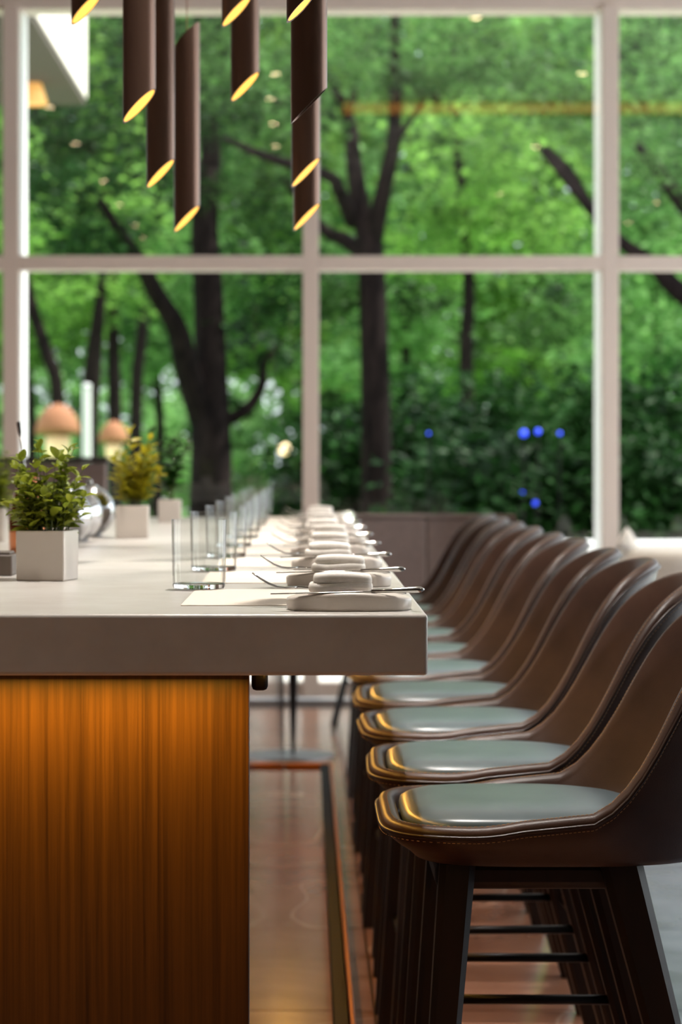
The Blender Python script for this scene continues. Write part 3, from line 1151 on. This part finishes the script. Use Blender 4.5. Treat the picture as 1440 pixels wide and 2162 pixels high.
wt = thing('cloth_table', 'round table under a white cloth by the right window', 'table', (1.95, 10.9, 0))
rr = []
for z, s in ((.02, 1.0), (.4, .99), (.74, .97), (.775, .965), (.79, .94), (.793, .5), (.794, .02)):
    rr.append([((.55 + (.025 * math.sin(11 * 2 * PI * j / 88) if z < .7 else 0)) * s * math.cos(2 * PI * j / 88), (.55 + (.025 * math.sin(11 * 2 * PI * j / 88) if z < .7 else 0)) * s * math.sin(2 * PI * j / 88), z) for j in range(88)])
MB().rings(rr).build('tablecloth', 'linen', wt, smooth=True)
MB().lathe([(.0005, 0), (.2, 0), (.2, .019), (.0005, .0195)], 24).build('foot', 'black_metal', wt)
for k, (x, y) in enumerate(((1.46, 10.75), (1.8, 10.6), (2.1, 10.75))):
    n_ = thing('standing_napkin', 'peaked white napkin, %s on the white-clothed table' % ['leftmost', 'middle one', 'rightmost'][k], 'napkin', (x, y, .794), R(30 * k), 'peaked napkins on the clothed table')
    MB().rings([[(p[0], p[1], z) for p in superellipse(0, .05 * s, .035 * s, 2.2, 2.2, 16)] for z, s in ((0, 1), (.03, .92), (.07, .55), (.1, .08))]).build('cloth', 'linen', n_, smooth=True)

# ------------------------------------------------------------------ outside: building wing, lamps
bl = thing('building_wing', 'white overhanging building wing with a grey soffit, top left through the glass', 'building', (-4.3, 14.8, 0))
MB().box(-2.5, 2.73, -2.2, 2.2, 3.80, 9).build('upper_storey', 'building', bl)
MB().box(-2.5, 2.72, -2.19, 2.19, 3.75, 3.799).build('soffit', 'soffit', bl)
MB().box(-2.5, -2.0, -2.2, 2.2, -.02, 3.75).build('side_wall', 'building', bl)
p = at(70, 195, 16)
ol = thing('soffit_lantern', 'amber lantern shade hanging under the grey soffit', 'lamp', (p.x, 16, p.z))
MB().lathe([(.02, .09), (.05, .08), (.10, -.08), (.098, -.08), (.048, .078), (.02, .088)], 24).build('shade', 'lantern', ol, smooth=True)
MB().tube([(0, 0, .088), (0, 0, 3.75 - p.z)], .006, 6).build('rod', 'black_metal', ol)

for k, (px, pyt, pyb, w, d) in enumerate(((122, 852, 918, 96, 24.0), (240, 888, 935, 64, 26.0))):
    a, b_ = at(px, pyt, d), at(px, pyb, d)
    r = w * d / FPX / 2
    t = thing('terrace_lamp', ['larger tan dome lamp on a post outside the left window', 'smaller tan dome lamp on a post behind the yellow herb'][k], 'lamp', (a.x, d, 0), 0, 'tan dome lamps on the terrace')
    H = a.z - b_.z
    MB().lathe([(r, b_.z), (r * .97, b_.z + H * .25), (r * .8, b_.z + H * .6), (r * .45, b_.z + H * .9), (.01, a.z)], 28, cap0=True).build('shade', 'tan_cloth', t, smooth=True)
    MB().lathe([(.01, b_.z - H * .75), (r * .5, b_.z - H * .7), (r * .55, b_.z - .02), (.01, b_.z - .01)], 20).build('diffuser', 'warm_lamp', t, smooth=True)
    MB().tube([(0, 0, -.03), (0, 0, b_.z - H * .7)], .02, 8).build('post', 'black_metal', t)
a = at(183, 815, 23)
wp = thing('white_post', 'slim white post outside between the tan dome lamps', 'post', (a.x, 23, -.03))
MB().tube([(0, 0, 0), (0, 0, a.z + .03)], [.045, .04], 12).build('shaft', 'white_paint', wp, smooth='auto')
MB().lathe([(.001, .03), (.045, .01), (.05, 0)], 12, (0, 0, a.z + .03)).build('cap', 'white_paint', wp)
a = at(600, 948, 30)
lm = thing('street_lamp', 'dark lamp post with a warm round globe beyond the lawn', 'lamp', (a.x, 30, -.03))
MB().tube([(0, 0, 0), (0, 0, .3), (0, 0, .32), (0, 0, a.z - .07 + .03)], [.06, .05, .032, .026], 10).build('post', 'black_metal', lm)
MB().sphere((0, 0, a.z + .03), .075, 16, 10).build('globe', 'bulb_hot', lm, smooth=True)
a = at(571, 995, 56)
tl = thing('traffic_light', 'distant traffic light showing green past the lamp post', 'traffic light', (a.x, 56, -.03))
MB().tube([(0, 0, 0), (0, 0, a.z)], .05, 8).build('post', 'grey_metal', tl)
MB().box(-.16, .16, .02, .3, a.z - .18, a.z + .7).build('housing', 'black_metal', tl)
MB().lathe([(.001, .0), (.12, .0), (.13, .03)], 16).build('lens', 'green_lens', tl)
tl.children[-1].rotation_euler = (R(90), 0, 0)
tl.children[-1].location = (0, .01, a.z + .03)
for k, (px, py) in enumerate(((1106, 915), (1136, 911), (1182, 915), (1103, 1041), (1130, 1062), (905, 915))):
    a = at(px, py, 16.4)
    g = thing('garden_light', 'small blue garden light among the dark shrubs, %s' % ['brightest upper one', 'middle upper one', 'right upper one', 'left lower one', 'lowest one', 'left faint one'][k], 'light', (a.x, 16.4, -.02), 0, 'blue lights among the shrubs')
    MB().sphere((0, 0, a.z + .02), (.026, .020, .014, .014, .018, .010)[k], 12, 8).build('bulb', 'blue_lens', g, smooth=True)
    MB().tube([(0, 0, 0), (0, 0, a.z)], .006, 6).build('stake', 'black_metal', g)

# ------------------------------------------------------------------ trees
def limb(mb, pts, n=10):
    """pts: (px, py, depth, width_px) along the limb, smoothed."""
    P = [(at(px, py, d), w * d / FPX / 2) for px, py, d, w in pts]
    out, rad = [], []
    for i in range(len(P) - 1):
        p0, p1, p2, p3 = P[max(i - 1, 0)], P[i], P[i + 1], P[min(i + 2, len(P) - 1)]
        for k in range(5):
            t = k / 5
            q = .5 * ((2 * p1[0]) + (p2[0] - p0[0]) * t + (2 * p0[0] - 5 * p1[0] + 4 * p2[0] - p3[0]) * t * t + (-p0[0] + 3 * p1[0] - 3 * p2[0] + p3[0]) * t ** 3)
            out.append(q)
            rad.append(p1[1] + (p2[1] - p1[1]) * t)
    out.append(P[-1][0])
    rad.append(P[-1][1])
    mb.tube(out, rad, n)


def leaves(mb, blobs, size, rg):
    """blobs: (x, y, z, rx, ry, rz, count): clumped leaves in ellipsoids."""
    for (cx, cy, cz, rx, ry, rz, cnt) in blobs:
        nclump = max(4, cnt // 45)
        cl = []
        for _ in range(nclump):
            while True:
                u = Vector((rg.uniform(-1, 1), rg.uniform(-1, 1), rg.uniform(-1, 1)))
                if .25 < u.length < 1:
                    break
            cl.append(Vector((cx + u.x * rx, cy + u.y * ry, cz + u.z * rz)))
        cr = .33 * (rx * ry * rz) ** (1 / 3)
        for i in range(cnt):
            c = cl[i % nclump]
            p = c + Vector((rg.gauss(0, cr * .6), rg.gauss(0, cr * .6), rg.gauss(0, cr * .35)))
            s = size * rg.uniform(.6, 1.3)
            a = rg.uniform(0, 2 * PI)
            nrm = Vector((rg.gauss(0, .6), rg.gauss(0, .6), 1)).normalized()
            t = Vector((math.cos(a), math.sin(a), 0))
            t = (t - nrm * t.dot(nrm)).normalized()
            b = nrm.cross(t)
            q = [p, p + t * s * .45 + b * s * .28 + nrm * s * .06, p + t * s, p + t * s * .45 - b * s * .28 + nrm * s * .06]
            mb.add(q, [(0, 1, 2, 3)])


def tree(label, limbs, blobs, size, lmat, seed, name='tree', group='trees outside the window'):
    d0 = limbs[0][0][2]
    a = at(limbs[0][0][0], 0, d0)
    root = thing(name, label, 'tree', (a.x, d0, -.03), 0, group)
    off = Vector((a.x, d0, -.03))
    tr = MB()
    for lb in limbs:
        limb(tr, lb)
    tr.v = [tuple(Vector(p) - off) for p in tr.v]
    tr.build('trunk', 'bark', root, smooth=True)
    lv = MB()
    leaves(lv, blobs, size, random.Random(seed))
    lv.v = [tuple(Vector(p) - off) for p in lv.v]
    tag(lv.build('crown', lmat, root), kind='stuff')
    return root


def gy(d):            # picture row where the ground lies at depth d
    return VY + (CZ + .03) * FPX / d


def B(px, py, d, rxp, ryp, rd, cnt):
    a = at(px, py, d)
    return (a.x, d, a.z, rxp * d / FPX, rd, ryp * d / FPX, cnt)


tree('dark forked tree in the middle of the view, trunk splitting above the transom',
     [[(795, gy(20), 20, 80), (795, 1000, 20, 68), (792, 800, 20, 64), (786, 600, 20, 60), (780, 500, 20, 58)],
      [(778, 520, 20, 50), (755, 400, 20, 40), (745, 320, 20.2, 34), (738, 260, 20.4, 28), (700, 170, 20.6, 20), (640, 60, 21, 12)],
      [(785, 520, 20, 44), (810, 400, 19.8, 36), (832, 290, 19.6, 32), (834, 150, 19.4, 26), (838, 0, 19, 20), (850, -200, 19, 12)],
      [(775, 540, 20, 38), (725, 505, 20.3, 32), (690, 490, 20.5, 26), (640, 430, 20.8, 20), (600, 380, 21, 10)],
      [(745, 470, 20, 34), (715, 400, 19.7, 30), (690, 370, 19.5, 26), (560, 330, 19, 20), (470, 290, 19, 10)],
      [(735, 240, 20.4, 16), (770, 120, 20.6, 10), (800, 60, 20.8, 6)],
      [(826, 310, 19.6, 20), (870, 250, 19.4, 12), (900, 210, 19.2, 7)]],
     [B(620, 150, 20.5, 240, 130, 1.2, 1500), B(940, 80, 19.5, 240, 110, 1.2, 1500), B(560, 420, 21, 130, 90, .8, 500), B(960, 180, 19.5, 160, 60, .8, 650), B(800, -150, 20, 300, 150, 1.5, 900), B(715, 650, 20.5, 60, 80, .6, 350), B(1170, 680, 19.6, 110, 80, .8, 600), B(900, 640, 20.4, 60, 60, .6, 250)],
     .105, 'leaf_mid', 1)
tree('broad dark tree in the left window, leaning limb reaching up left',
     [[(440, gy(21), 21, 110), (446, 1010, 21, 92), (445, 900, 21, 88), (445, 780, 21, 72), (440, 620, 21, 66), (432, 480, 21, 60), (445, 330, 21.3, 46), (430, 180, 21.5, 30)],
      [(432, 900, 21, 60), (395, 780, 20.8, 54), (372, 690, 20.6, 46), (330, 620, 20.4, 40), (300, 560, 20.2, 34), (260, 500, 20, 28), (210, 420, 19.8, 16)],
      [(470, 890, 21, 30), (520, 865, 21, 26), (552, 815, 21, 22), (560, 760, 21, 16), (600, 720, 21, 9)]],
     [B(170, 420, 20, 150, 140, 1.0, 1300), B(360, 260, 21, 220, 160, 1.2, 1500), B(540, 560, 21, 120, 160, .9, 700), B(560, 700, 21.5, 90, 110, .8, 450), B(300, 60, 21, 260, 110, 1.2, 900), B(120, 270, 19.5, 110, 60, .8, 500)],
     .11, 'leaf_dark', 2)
tree('dark tree right of the right mullion with a long arching limb',
     [[(1640, gy(18), 18, 90), (1620, 900, 18, 80), (1560, 700, 18, 66), (1440, 620, 18, 44), (1380, 560, 18, 36), (1300, 500, 18, 26), (1180, 360, 18, 18), (1130, 300, 18, 8)],
      [(1560, 700, 18, 50), (1500, 500, 18, 40), (1440, 430, 18, 34), (1390, 360, 18, 28), (1340, 300, 18, 16)],
      [(1310, 520, 18, 22), (1240, 430, 18.2, 26), (1200, 360, 18.3, 20), (1150, 310, 18.4, 12)]],
     [B(1360, 130, 18, 200, 110, 1, 900), B(1200, 230, 18.3, 150, 90, .8, 600), B(1440, 420, 18, 120, 120, .8, 450)],
     .09, 'leaf_mid', 3)
thin = [('thin straight dark trunk right of the forked tree', [[(985, gy(27), 27, 36), (985, 850, 27, 32), (985, 720, 27, 30), (990, 600, 27, 26), (975, 420, 27, 24), (962, 240, 27, 22), (960, 60, 27, 14)]],
         [B(1000, 330, 27, 190, 140, 1.6, 1500), B(1100, 470, 27, 170, 80, 1.5, 900), B(900, 520, 27.5, 120, 100, 1.2, 600)], .14, 'leaf_bright'),
        ('slender leaning trunk at the left end of the left window', [[(135, gy(26), 26, 34), (122, 840, 26, 30), (100, 750, 26, 28), (68, 650, 26, 26), (50, 560, 26, 22), (20, 400, 26, 16)]],
         [B(100, 620, 27, 120, 80, 1.2, 550), B(60, 380, 26, 130, 130, 1.4, 800)], .13, 'leaf_bright'),
        ('straight thin trunk third from left in the left window', [[(244, gy(28), 28, 34), (242, 860, 28, 30), (240, 760, 28, 28), (238, 660, 28, 26), (235, 500, 28, 20)]],
         [B(240, 600, 28, 110, 70, 1.2, 450), B(230, 430, 28, 140, 100, 1.3, 700)], .14, 'leaf_bright'),
        ('thin trunk beside the broad left tree', [[(286, gy(30), 30, 30), (288, 830, 30, 27), (296, 740, 30, 26), (302, 680, 30, 24), (310, 560, 30, 16)]],
         [B(330, 470, 30, 120, 120, 1.3, 700)], .14, 'leaf_mid'),
        ('short dark trunk behind the white post', [[(186, gy(27), 27, 46), (188, 900, 27, 42), (196, 780, 27, 38), (205, 690, 27, 30), (220, 560, 27, 18)]],
         [B(170, 520, 28, 120, 60, 1.0, 450)], .14, 'leaf_mid')]
for k, (lab, lb, bb, s, m_) in enumerate(thin):
    tree(lab, lb, bb, s, m_, 30 + k)
# more distant trees closing the view
mid = [(60, 38, 'leaf_bright'), (330, 40, 'leaf_far'), (640, 42, 'leaf_bright'), (860, 38, 'leaf_far'), (1120, 40, 'leaf_bright'), (1390, 36, 'leaf_far')]
for k, (px, d, m_) in enumerate(mid):
    tree('bright green tree in the middle distance, %s from the left' % ORD[k], [[(px, gy(d), d, 22), (px + 8, 900, d, 20), (px - 5, 700, d, 18), (px + 4, 450, d, 12), (px, 200, d, 6)]],
         [B(px, 560, d, 190, 190, 2.0, 2600), B(px + 60, 260, d, 190, 160, 2.0, 2600), B(px - 30, 10, d, 210, 150, 2.0, 2000), B(px - 60, 760, d, 150, 90, 1.6, 800)],
         .22, m_, 60 + k, group='bright trees in the middle distance')
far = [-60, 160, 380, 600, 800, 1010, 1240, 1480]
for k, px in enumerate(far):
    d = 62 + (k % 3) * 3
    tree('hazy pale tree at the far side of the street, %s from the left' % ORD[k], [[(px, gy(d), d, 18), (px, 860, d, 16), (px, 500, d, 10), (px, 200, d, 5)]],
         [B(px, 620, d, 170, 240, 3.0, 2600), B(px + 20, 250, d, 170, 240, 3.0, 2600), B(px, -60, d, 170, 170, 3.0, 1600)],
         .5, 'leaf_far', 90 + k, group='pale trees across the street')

# shrubs: dark mass in the lower right, lighter ones left
def shrub(px, top, d, w, label, lmat, cnt, size, seed):
    c = at(px, top, d)
    root = thing('shrub', label, 'shrub', (c.x, d, -.03), 0, 'shrubs outside the window')
    hgt = c.z + .03
    rw = w * d / FPX / 2
    st = MB()
    sr = random.Random(seed)
    for k in range(6):
        a = 2 * PI * k / 6
        st.tube([(0, 0, 0), (.3 * rw * math.cos(a), .2 * math.sin(a), hgt * .4), (.7 * rw * math.cos(a), .4 * math.sin(a), hgt * .8)], [.02, .015, .006], 6)
    st.build('stems', 'bark', root)
    lv = MB()
    leaves(lv, [(0, 0, hgt * .55, rw, .7, hgt * .48, cnt), (0, -.1, hgt * .22, rw, .7, hgt * .24, cnt // 2)], size, sr)
    tag(lv.build('foliage', lmat, root), kind='stuff')


SHL = ['right beside the middle mullion', 'tall one behind the blue lights', 'behind the blue lights, left of the right mullion', 'tall one behind the right mullion',
       'at the right picture edge', 'front one below the upper blue lights', 'front one left of the right mullion', 'front one at the forked tree trunk', 'front one right of the right mullion']
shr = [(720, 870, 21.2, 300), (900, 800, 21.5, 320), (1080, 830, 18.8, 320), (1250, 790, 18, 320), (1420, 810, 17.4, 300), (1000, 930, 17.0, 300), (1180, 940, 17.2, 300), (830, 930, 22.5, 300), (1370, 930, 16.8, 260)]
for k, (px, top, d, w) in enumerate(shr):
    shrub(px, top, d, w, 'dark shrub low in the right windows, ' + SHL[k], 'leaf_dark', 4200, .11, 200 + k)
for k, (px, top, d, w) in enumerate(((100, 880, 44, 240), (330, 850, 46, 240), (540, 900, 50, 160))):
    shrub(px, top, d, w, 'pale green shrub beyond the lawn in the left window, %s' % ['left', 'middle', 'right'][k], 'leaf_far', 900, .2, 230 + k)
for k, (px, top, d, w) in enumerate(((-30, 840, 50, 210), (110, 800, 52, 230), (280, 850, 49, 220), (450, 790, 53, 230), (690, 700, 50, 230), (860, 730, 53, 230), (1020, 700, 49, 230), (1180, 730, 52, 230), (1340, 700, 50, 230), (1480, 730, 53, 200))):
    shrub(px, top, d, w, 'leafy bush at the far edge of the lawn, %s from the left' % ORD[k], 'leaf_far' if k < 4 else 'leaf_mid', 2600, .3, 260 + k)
